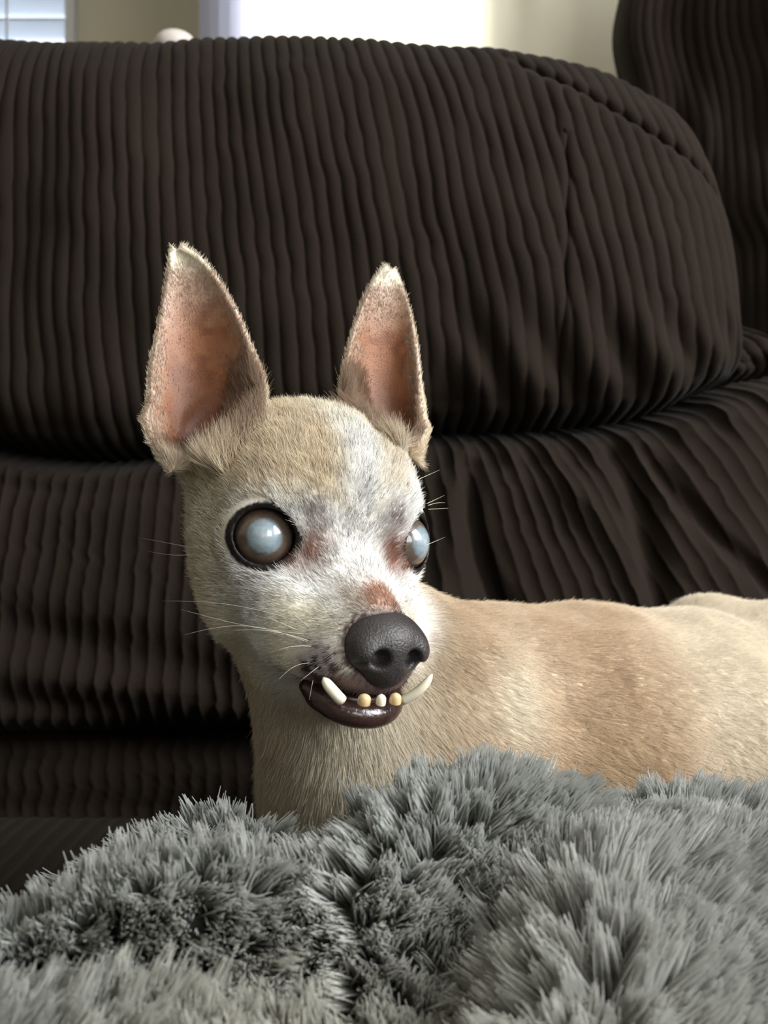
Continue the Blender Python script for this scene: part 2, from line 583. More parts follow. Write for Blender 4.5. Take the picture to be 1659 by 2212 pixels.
def chair_surf(U, T):
    tv = [0.0, 0.1, 0.5, 0.8, 0.9, 1.0]
    z = interp(T, tv, [-0.30, -0.2, 0.25, 0.78, 0.88, 0.80])
    X = U
    Y = interp(T, tv, [0.02, 0.0, 0.0, 0.03, 0.06, 0.10]) + 1.24 - 0.9 * np.clip(X - .25, 0, .36)
    edge = 0.318 + 0.02 * sstep(.36, .30, z) + 0.03 * sstep(.33, .0, z)
    q = np.clip(1 - (X - 0.20) / 0.12, 0, .999)
    Y = Y + (1 - (1 - q ** 3) ** (1 / 2.2)) * 0.08
    X = X + (edge - .205) + 0.018 * gauss(z - .60, .07) * -1
    pn = np.stack([U * 16, T * 9, 0 * X], -1)
    Y = Y + (vnoise(pn, 1, 61) - .5) * 0.05 + (vnoise(pn * 2.5, 1, 62) - .5) * 0.025
    return X, Y, z + CZ, 1.0


cushion('back_pillow', (0.20, 0.95), 220, chair_surf, chair, amp=0.003, noise_seed=61, per=8)
boxes('recliner_body', [(0.46, 0.93, 1.12, 1.36, 0.05, CZ + 0.30)], M_cord_dark, chair, bevel=.03)
for x in (.50, .88):
    for y in (1.16, 1.33):
        boxes('leg', [(x - .025, x + .025, y - .025, y + .025, 0, .06)], M_cord_dark, chair, bevel=.004)

# small pale ball-topped post behind the sofa
px_ = P(378, 68, 1.15)
post = empty('ball_post', (px_[0], 1.15, 0))
tag(post, 'small pale round knob peeking over the sofa back by the olive wall', 'post knob')
M_post = material('pale_post', srgb(205, 196, 190), 0.4, noise=0.02)
ths = np.linspace(0, math.pi, 13)
vv = []
for th in ths:
    for k in range(20):
        vv.append((px_[0] + .024 * math.sin(th) * math.cos(k * math.pi / 10), 1.15 + .024 * math.sin(th) * math.sin(k * math.pi / 10),
                   px_[2] - .019 + .016 * math.cos(th) + .003))
link('ball_top', mesh('ball_top', vv, grid_faces(13, 20)), M_post, post)
link('pole', tube_mesh('pole', [(px_[0], 1.15, zz) for zz in np.linspace(0, px_[2] - .03, 6)], [.03, .013, .012, .012, .012, .012], 14), M_post, post)

# ------------------------------------------------------------------ the dog (built in millimetres, camera at the origin)
MM = 0.001


def Pm(px, py, d):
    return np.array([(px - W / 2) * d / FPX, d, -(py - H / 2) * d / FPX])


YAW, PITCH, ROLL = math.radians(30), math.radians(15), math.radians(-3.6)
hO = Pm(714, 1167, 365)
hf = np.array([math.sin(YAW) * math.cos(PITCH), -math.cos(YAW) * math.cos(PITCH), -math.sin(PITCH)])
r0 = np.array([math.cos(YAW), math.sin(YAW), 0])
u0 = np.array([math.sin(YAW) * math.sin(PITCH), -math.cos(YAW) * math.sin(PITCH), math.cos(PITCH)])
hr = r0 * math.cos(ROLL) + u0 * math.sin(ROLL)
hu = u0 * math.cos(ROLL) - r0 * math.sin(ROLL)
HM = np.stack([hr, hf, hu], 1)                 # local -> camera axes


def L(a, b, c):
    """head-local millimetres (right, forward, up from the midpoint of the eyes)"""
    return hO + HM @ np.array([a, b, c], float)


def to_local(p):
    return (p - hO) @ HM


class Field:
    def __init__(self, lo, hi, h):
        self.lo, self.h = np.array(lo, float), h
        self.n = np.ceil((np.array(hi) - self.lo) / h).astype(int) + 1
        self.D = np.full(self.n, 20.0, np.float32)

    def sub(self, c, R):
        a = np.clip(np.floor((np.asarray(c) - R - self.lo) / self.h).astype(int), 0, self.n)
        b = np.clip(np.ceil((np.asarray(c) + R - self.lo) / self.h).astype(int) + 1, 0, self.n)
        ax = [self.lo[i] + self.h * np.arange(a[i], b[i], dtype=np.float32) for i in range(3)]
        X = np.meshgrid(*ax, indexing='ij', sparse=True)
        return tuple(slice(a[i], b[i]) for i in range(3)), [x.astype(np.float32) for x in X]

    def combine(self, sl, d, k, mode):
        D = self.D[sl]
        if D.size == 0:
            return
        if mode == '+':
            h = np.maximum(k - np.abs(D - d), 0) / k
            self.D[sl] = np.minimum(D, d) - h * h * k * 0.25
        else:
            d = -d
            h = np.maximum(k - np.abs(D - d), 0) / k
            self.D[sl] = np.maximum(D, d) + h * h * k * 0.25

    def ell(self, c, R, M=None, k=6.0, mode='+'):
        c = np.asarray(c, float)
        R = np.asarray(R, float)
        M = np.eye(3) if M is None else np.asarray(M)
        sl, X = self.sub(c, R.max() + k + 6)
        p = [X[i] - c[i] for i in range(3)]
        q = [p[0] * M[0, j] + p[1] * M[1, j] + p[2] * M[2, j] for j in range(3)]
        k0 = np.sqrt((q[0] / R[0]) ** 2 + (q[1] / R[1]) ** 2 + (q[2] / R[2]) ** 2)
        k1 = np.sqrt((q[0] / R[0] ** 2) ** 2 + (q[1] / R[1] ** 2) ** 2 + (q[2] / R[2] ** 2) ** 2)
        self.combine(sl, (k0 * (k0 - 1) / (k1 + 1e-6)).astype(np.float32), k, mode)

    def cone(self, a, b, ra, rb, k=6.0, mode='+'):
        a, b = np.asarray(a, float), np.asarray(b, float)
        R = np.linalg.norm(b - a) / 2 + max(ra, rb) + k + 6
        sl, X = self.sub((a + b) / 2, R)
        ba = b - a
        t = ((X[0] - a[0]) * ba[0] + (X[1] - a[1]) * ba[1] + (X[2] - a[2]) * ba[2]) / (ba @ ba)
        t = np.clip(t, 0, 1)
        d = np.sqrt((X[0] - a[0] - t * ba[0]) ** 2 + (X[1] - a[1] - t * ba[1]) ** 2 + (X[2] - a[2] - t * ba[2]) ** 2)
        self.combine(sl, (d - (ra + (rb - ra) * t)).astype(np.float32), k, mode)

    def add_mesh(self, v, f, k=4.0):
        """smooth union with a closed mesh"""
        tr = openvdb.createLinearTransform(voxelSize=self.h)
        g = openvdb.FloatGrid.createLevelSetFromPolygons(
            np.asarray(v - self.lo, np.float32), triangles=np.zeros((0, 3), np.uint32), quads=np.asarray(f, np.uint32), transform=tr, halfWidth=7.0)
        arr = np.full(self.n, 7.0 * self.h, np.float32)
        g.copyToArray(arr, ijk=(0, 0, 0))
        self.combine(tuple(slice(0, n) for n in self.n), arr, k, '+')

    def surface(self):
        g = openvdb.FloatGrid(20.0)
        g.copyFromArray(self.D)
        pts, quads = g.convertToQuads(0.0)
        return pts * self.h + self.lo, quads[:, ::-1].astype(np.int64)


SEATZ = -SEAT * 1000 + 3
F = Field((-112, 300, SEATZ), (300, 660, 120), VOX)
for s in (-1, 1):                              # paired shapes of the head
    F.ell(L(s * 26, -22, -9), (14, 24, 18), HM, 12)          # cheekbone
    F.ell(L(s * 21, -24, -27), (13, 20, 18), HM, 14)         # jaw muscle
    F.ell(L(s * 33, -46, 22), (11, 11, 15), HM, 10)          # root of the ear
    F.ell(L(s * 20, -1, 3), (16, 15, 17), HM, 10)            # orbit
    F.ell(L(s * 10.5, 32, -28), (10, 15, 11.5), HM, 8)          # whisker pad
    F.ell(L(s * 15, 13, -24), (12, 17, 12), HM, 10)
    F.ell(L(s * 14.5, 14, -32), (12, 19, 10), HM, 9)         # flews
    F.ell(L(s * 20, 4, -16), (12, 15, 12), HM, 10)          # side of the muzzle
F.ell(L(0, -30, 10), (40, 40, 34), HM, 10)     # cranium
F.ell(L(0, -12, 16), (32, 25, 25), HM, 14)     # forehead
F.cone(L(0, 4, -8), L(0, 36, -16), 15, 9.5, 10)              # bridge of the muzzle
F.cone(L(0, -8, -28), L(0, 31, -29), 20, 11.5, 10)           # body of the muzzle
F.cone(L(0, -12, -36), L(0, 22, -44), 16, 9, 6)             # lower jaw
F.ell(L(0, 30, -47.5), (14.5, 13, 6.0), HM, 4)                 # chin
# neck, chest, trunk
F.cone(L(4, -40, -6), (-3, 418, -92), 27, 40, 20)
F.cone(L(4, -22, -32), (-3, 402, -112), 20, 37, 22)
F.ell((4, 432, -122), (51, 50, 62), None, 24)
F.cone((24, 436, -101), (92, 470, -105), 54, 56, 24)
F.cone((92, 470, -105), (195, 536, -104), 56, 46, 24)
F.ell((8, 424, -60), (25, 26, 27), None, 16)                 # nape
F.ell((44, 442, -67), (34, 30, 23), None, 18)                # withers
F.ell((32, 404, -92), (30, 20, 42), None, 16)                # shoulder blade
F.ell((150, 462, -122), (48, 30, 58), None, 16)              # thigh
F.ell((152, 492, -72), (26, 22, 20), None, 20)               # hip crest
F.ell((212, 538, -98), (46, 46, 48), None, 20)               # rump
F.ell((172, 548, -64), (22, 20, 18), None, 16)
F.cone((100, 415, SEATZ + 14), (185, 440, SEATZ + 16), 11, 17, 10)   # hind foot
F.cone((42, 422, -130), (-6, 390, SEATZ + 14), 17, 11, 12)  # forelegs folded under the chest
F.cone((-6, 390, SEATZ + 14), (-34, 382, SEATZ + 12), 11, 10, 5)
F.cone((-20, 440, -140), (-52, 412, SEATZ + 14), 16, 11, 12)
F.cone((-52, 412, SEATZ + 14), (-76, 402, SEATZ + 12), 11, 10, 5)
F.cone((245, 555, -105), (275, 535, SEATZ + 14), 11, 8, 10)   # tail
F.cone((275, 535, SEATZ + 14), (225, 490, SEATZ + 12), 8, 5, 6)

# ears: curved sheets with thickness, merged into the same surface
EARS = [
    dict(rows=[(538, 381, 387), (546, 374, 405), (560, 370, 427), (580, 366, 449), (610, 360, 472), (660, 352, 500), (710, 343, 523),
               (760, 335, 541), (805, 329, 556), (850, 327, 566), (895, 326, 556), (935, 334, 533), (975, 352, 505), (1010, 380, 470)],
         dl=(388, 356), dr=(388, 352), cup=(3, 17)),
    dict(rows=[(582, 841, 846), (588, 832, 853), (599, 820, 861), (620, 804, 870), (660, 784, 883), (700, 771, 891), (750, 757, 897),
               (800, 748, 901), (845, 744, 904), (885, 752, 907), (925, 780, 909), (960, 815, 905), (990, 850, 893)],
         dl=(404, 384), dr=(410, 394), cup=(2, 13)),
]
NE_S, NE_T = 25, 56
for E_ in EARS:
    rows = np.array(E_['rows'], float)
    tt = np.linspace(0, 1, NE_T) ** 0.9
    tr = (rows[:, 0] - rows[0, 0]) / (rows[-1, 0] - rows[0, 0])
    yy = rows[0, 0] + tt * (rows[-1, 0] - rows[0, 0])
    xl, xr = interp(tt, tr, rows[:, 1]), interp(tt, tr, rows[:, 2])
    ss = np.linspace(-1, 1, NE_S)
    pts = np.zeros((NE_T, NE_S, 3))
    for j in range(NE_T):
        dl = E_['dl'][0] + (E_['dl'][1] - E_['dl'][0]) * tt[j]
        dr = E_['dr'][0] + (E_['dr'][1] - E_['dr'][0]) * tt[j]
        a, b = Pm(xl[j], yy[j], dl), Pm(xr[j], yy[j], dr)
        cup = E_['cup'][0] + (E_['cup'][1] - E_['cup'][0]) * sstep(.05, .75, tt[j])
        for i, s in enumerate(ss):
            m = (s + 1) / 2
            p = a + (b - a) * m
            w_ = (1 - abs(s) ** 2.2)
            pts[j, i] = p * (1 + cup * w_ / p[1])
    du = np.gradient(pts, axis=1)
    dv = np.gradient(pts, axis=0)
    nr = np.cross(du, dv)
    nr /= np.linalg.norm(nr, axis=2)[..., None]
    if nr[NE_T // 2, NE_S // 2, 1] > 0:
        nr = -nr                              # towards the camera side: the inner face
    E_['pts'], E_['nr'], E_['ss'], E_['tt'] = pts, nr, ss, tt
    th = 2.0 + 1.2 * sstep(.3, 1, tt)[:, None, None]
    front, back = pts, pts - nr * th
    V = np.concatenate([front.reshape(-1, 3), back.reshape(-1, 3)])
    N = NE_T * NE_S
    gf = grid_faces(NE_T, NE_S)
    q = [gf, gf[:, ::-1] + N]
    idx = np.arange(N).reshape(NE_T, NE_S)
    loop = np.concatenate([idx[0, :-1], idx[:-1, -1], idx[-1, :0:-1], idx[:0:-1, 0]])
    nx = np.roll(loop, -1)
    q.append(np.stack([nx, loop, loop + N, nx + N], 1))
    E_['mesh'] = (V, np.concatenate(q))

# hollow the side of the head where the ear bowl sits, then join the ears
F.ell(Pm(432, 872, 354), (14, 26, 20), None, 4, '-')
F.ell(Pm(418, 930, 354), (10, 26, 13), None, 4, '-')
F.ell(Pm(838, 895, 377), (8, 12, 14), None, 5, '-')
for E_ in EARS:
    F.add_mesh(*E_['mesh'], k=4.0)
# fold of skin at the outer edge of each ear
F.cone(Pm(330, 848, 362), Pm(312, 905, 361), 1.0, 1.3, 1.5)
F.cone(Pm(312, 905, 361), Pm(330, 952, 359), 1.3, 1.8, 2)
F.cone(Pm(905, 865, 399), Pm(912, 930, 396), 1.5, 2.2, 2)
F.cone(Pm(912, 930, 396), Pm(893, 970, 393), 2.2, 2.4, 3)

# eyes: bulging lids, socket and opening
EYE_R = 11.6
EYES = []
for s in (-1, 1):
    c = L(-26, 0, 0) if s < 0 else L(28.2, 0, 0.5)
    if s < 0:
        g = -c / np.linalg.norm(c)
        g = g + np.array([0.02, 0, 0.02])
    else:
        g = np.array([math.sin(math.radians(56)), -math.cos(math.radians(56)), 0.02])
    g /= np.linalg.norm(g)
    side = np.cross(g, hu)
    side /= np.linalg.norm(side)
    up = np.cross(side, g)
    EYES.append(dict(c=c, g=g, side=side, up=up, s=s))
    G = np.stack([side, g, up], 1)
    F.ell(c - g * 0.5, (14.0, 13.2, 13.6), G, 5)
    F.ell(c, (12.0, 12.0, 12.0), G, 0.6, '-')
    F.ell(c + g * 12, (10.6, 16, 9.6), G, 1.6, '-')

# mouth: gap between the lips
F.ell(L(1, 41, -35.0), (12.5, 8.5, 5.5), HM, 4)
F.ell(L(0, 36, -41.6), (19, 17, 1.8), HM, 1.5, '-')
# bed of the nose
F.ell(L(1.5, 40, -22), (12, 9, 9.5), HM, 4)

pts_mm, quads = F.surface()
# keep only the main connected surface (drop anything loose)
nv_ = len(pts_mm)
print('dog verts', nv_)
dog_me = mesh('body', pts_mm * MM + np.array([0, 0, CZ]), quads)
nrm = np.zeros(nv_ * 3, np.float32)
dog_me.vertices.foreach_get('normal', nrm)
nrm = nrm.reshape(-1, 3)
cen = pts_mm[:, :].mean(0)
gsgn = np.mean(np.einsum('ij,ij->i', nrm, pts_mm - cen))
if gsgn < 0:
    dog_me.flip_normals()
    nrm = -nrm
    quads = quads[:, ::-1]

TOP = np.array([0, 0, CZ])
kd_ear = []
for E_ in EARS:
    kd = KDTree(NE_T * NE_S)
    for i_, p_ in enumerate(E_['pts'].reshape(-1, 3)):
        kd.insert(p_, i_)
    kd.balance()
    kd_ear.append(kd)


def ear_coords(p, n):
    """per point: weight of belonging to an ear, s across, t along, inner face 0..1"""
    N = len(p)
    wgt, s_, t_, inner, idx = np.zeros(N), np.zeros(N), np.zeros(N), np.zeros(N), np.zeros(N, int)
    for e, (E_, kd) in enumerate(zip(EARS, kd_ear)):
        P3 = E_['pts'].reshape(-1, 3)
        lo, hi = P3.min(0) - 6, P3.max(0) + 6
        cand = np.nonzero(((p > lo) & (p < hi)).all(1))[0]
        for k in cand:
            _, i, dist = kd.find(p[k])
            w_ = 1 - min(max((dist - 3.4) / 2.5, 0), 1)
            if w_ > wgt[k]:
                wgt[k] = w_
                t_[k] = E_['tt'][i // NE_S]
                s_[k] = E_['ss'][i % NE_S]
                inner[k] = float(np.dot(n[k], E_['nr'].reshape(-1, 3)[i]) > -0.05)
                idx[k] = e
    return wgt, s_, t_, inner, idx


def lerp(a, b, w):
    w = np.broadcast_to(np.asarray(w, float), (len(a),))
    return a + (np.asarray(b) - a) * w[:, None]


C_white = np.array([0.88, 0.87, 0.845])
C_cream = np.array([0.80, 0.745, 0.61])
C_tan = np.array([0.70, 0.58, 0.42])
C_body = np.array([0.55, 0.405, 0.27])
C_red = np.array(srgb(138, 92, 72))
C_skin = np.array(srgb(140, 94, 66))
C_black = np.array([0.012, 0.009, 0.008])
C_dark = np.array([0.030, 0.020, 0.017])
C_grey = np.array(srgb(178, 168, 166))


def head_weight(q):
    a = 1 - sstep(52, 66, np.linalg.norm(q - np.array([0, -8, -2]), axis=1))
    b = 1 - sstep(27, 33, np.linalg.norm((q - np.array([0, 34, -28])) * np.array([1, .8, 1]), axis=1))
    return np.maximum(a, b)


def coat(p, n, ec, hair=False):
    """coat colour, hair length (mm) and hair density of points on the dog"""
    q = to_local(p)
    r, f, u = q.T
    N = len(p)
    n1, n2, n3 = vnoise(p, .09, 1), vnoise(p, .3, 2), vnoise(p, 1.1, 3)
    j = (n2 - .5) * 5 + (n1 - .5) * 6
    col = np.tile(C_body, (N, 1))
    col = lerp(col, C_cream, .25 * n1)
    length = np.full(N, 5.2)
    dens = np.ones(N)
    # head membership
    hd = head_weight(q)
    # pale throat and chest front
    th = sstep(40, -10, p[:, 0] + 0.25 * (p[:, 1] - 400)) * (1 - hd)
    col = lerp(col, C_cream * .88, .8 * th)
    col = lerp(col, np.array([.60, .44, .33]), .45 * np.exp(-(((p[:, 0] + 40) / 12) ** 2 + ((p[:, 2] + 84) / 16) ** 2)) * (1 - hd))
    # shaded flank hollow, lit shoulder and thigh painted into the coat
    col = lerp(col, np.array([.50, .36, .215]), .7 * np.exp(-(((p[:, 0] - 92) / 26) ** 2 + ((p[:, 2] + 95) / 24) ** 2)))
    col = lerp(col, C_cream, .75 * np.exp(-(((p[:, 0] - 50) / 12) ** 2 + ((p[:, 2] + 72) / 20) ** 2)))
    col = lerp(col, C_cream, .6 * sstep(110, 150, p[:, 0] + .3 * (p[:, 2] + 90)))
    # head colours
    hc = np.tile(C_cream, (N, 1))
    crown = sstep(8, 26, u + j) * sstep(1, 14, np.abs(r - 1 + (n1 - .5) * 5) + sstep(40, 55, u) * 8)
    hc = lerp(hc, C_tan, .62 * crown)
    temple = sstep(22, 30, np.abs(r)) * sstep(2, 14, u + j) * sstep(4, -4, f)
    hc = lerp(hc, C_tan, .5 * temple)
    face = sstep(-12, 6, f + j) * sstep(24, 8, u + j)
    blaze = sstep(13, 2, np.abs(r - 1.5 + (n1 - .5) * 6)) * sstep(-22, -8, f) * sstep(50, 36, u + j)
    hc = lerp(hc, C_white, np.maximum(face, blaze) * .95)
    rightw = sstep(4, 16, r + j) * sstep(-22, -8, f) * sstep(34, 20, u + j)
    hc = lerp(hc, C_white, rightw * .8)
    side = sstep(14, 24, f + j) * sstep(-10, -18, u)
    hc = lerp(hc, C_cream * np.array([.84, .84, .80]), .85 * side * sstep(5, 12, np.abs(r)))
    # grey ticking between and below the eyes
    tick = sstep(.50, .72, vnoise(p * np.array([1, 1, .55]), .85, 9)) * sstep(2, 10, f) * sstep(20, 8, u) * sstep(-32, -20, u)
    hc = lerp(hc, C_grey * .9, .25 * tick)
    if hair:
        hc = lerp(hc, np.array([.11, .09, .08]), (rng.random(N) < .16) * (n2 > .40) * sstep(-34, -24, u) * .85)
    hc = lerp(hc, C_tan, .45 * sstep(-6, -14, r + j) * sstep(12, 22, u + j) * sstep(52, 40, u))
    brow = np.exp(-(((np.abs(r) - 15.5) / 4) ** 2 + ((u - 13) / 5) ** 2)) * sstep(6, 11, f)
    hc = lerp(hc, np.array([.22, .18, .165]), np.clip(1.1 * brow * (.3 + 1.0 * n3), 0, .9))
    # muzzle
    mb = np.exp(-((r - 1.5) / 7) ** 2 - ((f - 40) / 6.0) ** 2) * sstep(-16, -10, u)
    hc = lerp(hc, np.array(srgb(160, 116, 94)), np.clip(1.7 * mb, 0, .92))
    bk = sstep(15, 26, f) * sstep(-4, -10, u) * sstep(12, 8, np.abs(r)) * sstep(-20, -14, u)
    hc = lerp(hc, np.array(srgb(190, 172, 150)), .5 * bk * (1 - mb))
    pad = np.exp(-(((np.abs(r) - 17) / 7) ** 2 + ((f - 40) / 8) ** 2 + ((u + 30) / 8.5) ** 2))
    hc = lerp(hc, C_grey, np.clip(1.3 * pad, 0, .9))
    spots = sstep(.54, .64, vnoise(p, .55, 12)) * sstep(.15, .45, pad)
    hc = lerp(hc, C_black, .92 * spots)
    # dark skin round the nose and on the lips
    qn = (q - np.array([1.6, 43, -23])) / np.array([15.8, 13, 12.5])
    dn = np.linalg.norm(qn, axis=1) + (n3 - .5) * .18
    nz = sstep(1.14, .92, dn)
    hc = lerp(hc, np.array(srgb(62, 48, 45)), nz)
    hc = lerp(hc, C_black, sstep(.9, .78, dn))
    lip = np.maximum(sstep(-29, -33, u + (n3 - .5) * 3) * sstep(19, 13, np.abs(r - 1)), sstep(-32, -35, u + (n3 - .5) * 3)) * sstep(30, 38, f) * sstep(-43, -41, u)
    hc = lerp(hc, np.array(srgb(88, 64, 60)), .95 * lip)
    low = sstep(-41.0, -42.5, u) * sstep(14, 20, f) * sstep(-54.0, -52.0, u + (n3 - .5) * 2)
    hc = lerp(hc, C_dark, low)
    gap = sstep(2.6, 1.6, np.abs(u + 41.6)) * sstep(16, 22, f)
    hc = lerp(hc, C_black, gap)
    # eyes
    for ey in EYES:
        v = p - ey['c']
        dist = np.linalg.norm(v, axis=1)
        a_s, a_g, a_u = v @ ey['side'], v @ ey['g'], v @ ey['up']
        rr = np.sqrt((a_s / 1.12) ** 2 + (a_u / 1.0) ** 2)
        rim = sstep(12.5, 11.6, rr + (n3 - .5) * .8 + .5 * sstep(0, 10, a_u)) * (a_g > 0) * (dist < 17)
        ca = a_s * (-ey['s'] * np.sign(ey['side'] @ hr)) * .8 - a_u * .6     # towards the inner corner
        cb_ = np.sqrt(np.maximum(a_s ** 2 + a_u ** 2 - ca ** 2, 0))
        rim = np.maximum(rim, sstep(1.0, .5, cb_ / np.maximum(16.5 - ca, .1) / .8) * (ca > 6) * (ca < 16) * (a_g > 0) * (dist < 18))
        inner_s = -ey['s'] * np.sign(ey['side'] @ hr)      # towards the muzzle
        cpos = ey['c'] + ey['side'] * inner_s * 16.5 + ey['g'] * 5 - ey['up'] * 2.5
        red = np.exp(-((v + ey['c'] - cpos) ** 2 @ np.array([1, 1, .5])) / 32)
        hc = lerp(hc, C_red, np.clip(1.7 * red, 0, .92))
        hc = lerp(hc, C_black, rim)
        low_e = ey['c'] + ey['side'] * inner_s * 11.5 + ey['g'] * 7 - ey['up'] * 8
        hc = lerp(hc, np.array(srgb(168, 108, 78)), .7 * np.exp(-((p - low_e) ** 2).sum(1) / 12))
        dens *= 1 - sstep(13.6, 12.4, rr) * (a_g > 0) * (dist < 17)
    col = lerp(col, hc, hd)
    hl = np.full(N, 4.2)
    hl = hl - 1.9 * sstep(4, 30, f) + 1.2 * sstep(-20, -45, f)
    length = length * (1 - hd) + hl * hd
    length = length + 2.5 * th * sstep(-60, -85, p[:, 2])
    dens *= 1 - np.clip(np.maximum.reduce([nz, low, gap, .75 * lip]), 0, 1) * hd
    for (cx_, cy_, cd_) in ((316, 900, 359), (909, 915, 397)):
        pk_ = sstep(12, 8, np.linalg.norm((p - Pm(cx_, cy_, cd_)) * np.array([1.3, .8, .8]), axis=1))
        length = length * (1 - .72 * pk_)
        col = lerp(col, np.array(srgb(176, 150, 130)), .7 * pk_)
        col = lerp(col, np.array(srgb(112, 76, 60)), .85 * sstep(4.5, 3, np.linalg.norm((p - Pm(cx_ + (9 if cx_ < 600 else -8), cy_ - 14, cd_)) * np.array([1.2, .4, .6]), axis=1)))
    # ears
    wgt, s_, t_, inner, ei = ec
    edge = np.maximum(sstep(.62, .96, np.abs(s_) + (n2 - .5) * .22), sstep(.40, .08, t_ + (n2 - .5) * .12))
    ec_in = lerp(np.tile(C_skin, (N, 1)), np.array(srgb(82, 46, 33)), .9 * sstep(.5, .85, t_) * sstep(1, .2, np.abs(s_)))
    ec_in = lerp(ec_in, np.array(srgb(108, 66, 45)), .8 * sstep(.35, .7, n1 * .5 + n2 * .5))
    ec_in = lerp(ec_in, np.array(srgb(108, 66, 48)), .6 * sstep(.80, .9, vnoise(p, .7, 14)))
    ec_in = lerp(ec_in, np.array(srgb(176, 158, 140)), .7 * edge)
    ec_in = lerp(ec_in, C_cream, sstep(.13, .03, t_))
    ec_in = lerp(ec_in, np.array(srgb(150, 128, 108)), .7 * sstep(.25, .7, s_ * np.where(ei == 0, 1, -1)) * sstep(.35, .6, t_))
    ec_out = lerp(np.tile(C_cream, (N, 1)), C_tan, .5)
    ecol = np.where((inner > .5)[:, None], ec_in, ec_out)
    col = lerp(col, ecol, wgt * sstep(1.02, .90, t_))
    elen = np.where(inner > .5, 1.6 + .5 * edge + 8.0 * sstep(.2, .75, s_ * np.where(ei == 0, 1, -1)) * sstep(.45, .7, t_) + 4 * sstep(.84, .97, t_), 2.6)
    eden = np.where(inner > .5, .05 + .9 * edge + 1.3 * sstep(.2, .6, s_ * np.where(ei == 0, 1, -1)) * sstep(.45, .7, t_) + .8 * sstep(.84, .97, t_), .8)
    length = length * (1 - wgt) + elen * wgt
    dens = dens * (1 - wgt) + np.clip(eden, 0, 1) * wgt
    return np.clip(col * (.94 + .12 * n1)[:, None], 0, .9), length, dens


ec_v = ear_coords(pts_mm, nrm)
vcol, vlen, vden = coat(pts_mm, nrm, ec_v)
color_attr(dog_me, vcol)

M_skin = material('dog_skin', rough=0.45, attr='tint', spec=0.35, bump=0.25, bscale=1500)
M_fur = let_light_through(material('dog_fur', rough=0.68, attr='tint', spec=0.2), 0.22)
M_nose = material('nose_leather', srgb(46, 42, 42), 0.42, noise=0.18, nscale=300, spec=0.5, bump=0.4, bscale=1300)
M_lip = material('lip_skin', srgb(50, 33, 30), 0.22, noise=0.2, nscale=150, spec=0.6, bump=0.3, bscale=500)
M_gum = material('gum', srgb(62, 34, 30), 0.3, noise=0.2, nscale=200)

dog = empty('dog', (0.06, 0.44, CZ + SEATZ * MM))
tag(dog, 'small cream short-haired dog with cloudy eyes and an underbite lying on the sofa', 'dog')
body = link('body', dog_me, M_skin, dog)


def hair_object(name, pos, rad, col, npt, mat, parent):
    hc = bpy.data.hair_curves.new(name)
    n = len(pos)
    hc.add_curves([npt] * n)
    hc.position_data.foreach_set('vector', np.ascontiguousarray(pos, np.float32).ravel())
    ra = hc.attributes.get('radius') or hc.attributes.new('radius', 'FLOAT', 'POINT')
    ra.data.foreach_set('value', np.ascontiguousarray(np.broadcast_to(rad, (n, npt)), np.float32).ravel())
    ca = hc.attributes.new('tint', 'FLOAT_COLOR', 'CURVE')
    c4 = np.ones((n, 4), np.float32)
    c4[:, :3] = col
    ca.data.foreach_set('color', c4.ravel())
    o = link(name, hc, mat, parent)
    tag(o, kind='stuff')
    return o


def scatter(verts, nrm, quads, dens, count):
    """random points on a quad mesh, density per vertex"""
    tris = np.concatenate([quads[:, [0, 1, 2]], quads[:, [0, 2, 3]]])
    a, b, c = (verts[tris[:, k]] for k in range(3))
    area = np.linalg.norm(np.cross(b - a, c - a), axis=1) * dens[tris].mean(1)
    cdf = np.cumsum(area)
    t = np.searchsorted(cdf, rng.random(count) * cdf[-1])
    u, v = rng.random(count), rng.random(count)
    fl = u + v > 1
    u[fl], v[fl] = 1 - u[fl], 1 - v[fl]
    w3 = np.stack([1 - u - v, u, v], 1)
    pk = tris[t]
    p = (verts[pk] * w3[..., None]).sum(1)
    n = (nrm[pk] * w3[..., None]).sum(1)
    n /= np.linalg.norm(n, axis=1)[:, None] + 1e-9
    return p, n, pk[np.arange(count), np.argmax(w3, 1)]


def flow(p, n, ec):
    """direction the coat lies in"""
    q = to_local(p)
    hd = head_weight(q)
    nose = L(0, 46, -14)
    d_head = p - nose
    d_head /= np.linalg.norm(d_head, axis=1)[:, None]
    d_head = d_head + np.array([0, 0, .15])
    trunk = sstep(10, 60, p[:, 0])
    d_neck = np.stack([np.full(len(p), .18), np.full(len(p), .2), np.full(len(p), -1.0)], 1)
    d_neck[:, 0] += (p[:, 0] + 8) * .012
    d_trunk = np.tile(np.array([.86, .40, -.42]), (len(p), 1))
    d = d_neck + (d_trunk - d_neck) * trunk[:, None]
    d = d * (1 - hd)[:, None] + d_head * hd[:, None]
    wgt, s_, t_, inner, ei = ec
    sg = np.where(ei == 0, 1, -1)
    d_ear = np.stack([s_ * .55, np.zeros(len(p)), np.full(len(p), 1.0)], 1)
    fr = (inner > .5) * sstep(.2, .6, s_ * sg) * sstep(.4, .65, t_)
    d_ear = d_ear + fr[:, None] * (np.stack([-.9 * sg, -.35 + 0 * s_, .2 + 0 * s_], 1))
    d = d * (1 - wgt)[:, None] + d_ear * wgt[:, None]
    d = d - n * np.einsum('ij,ij->i', d, n)[:, None]
    return d / (np.linalg.norm(d, axis=1)[:, None] + 1e-6)


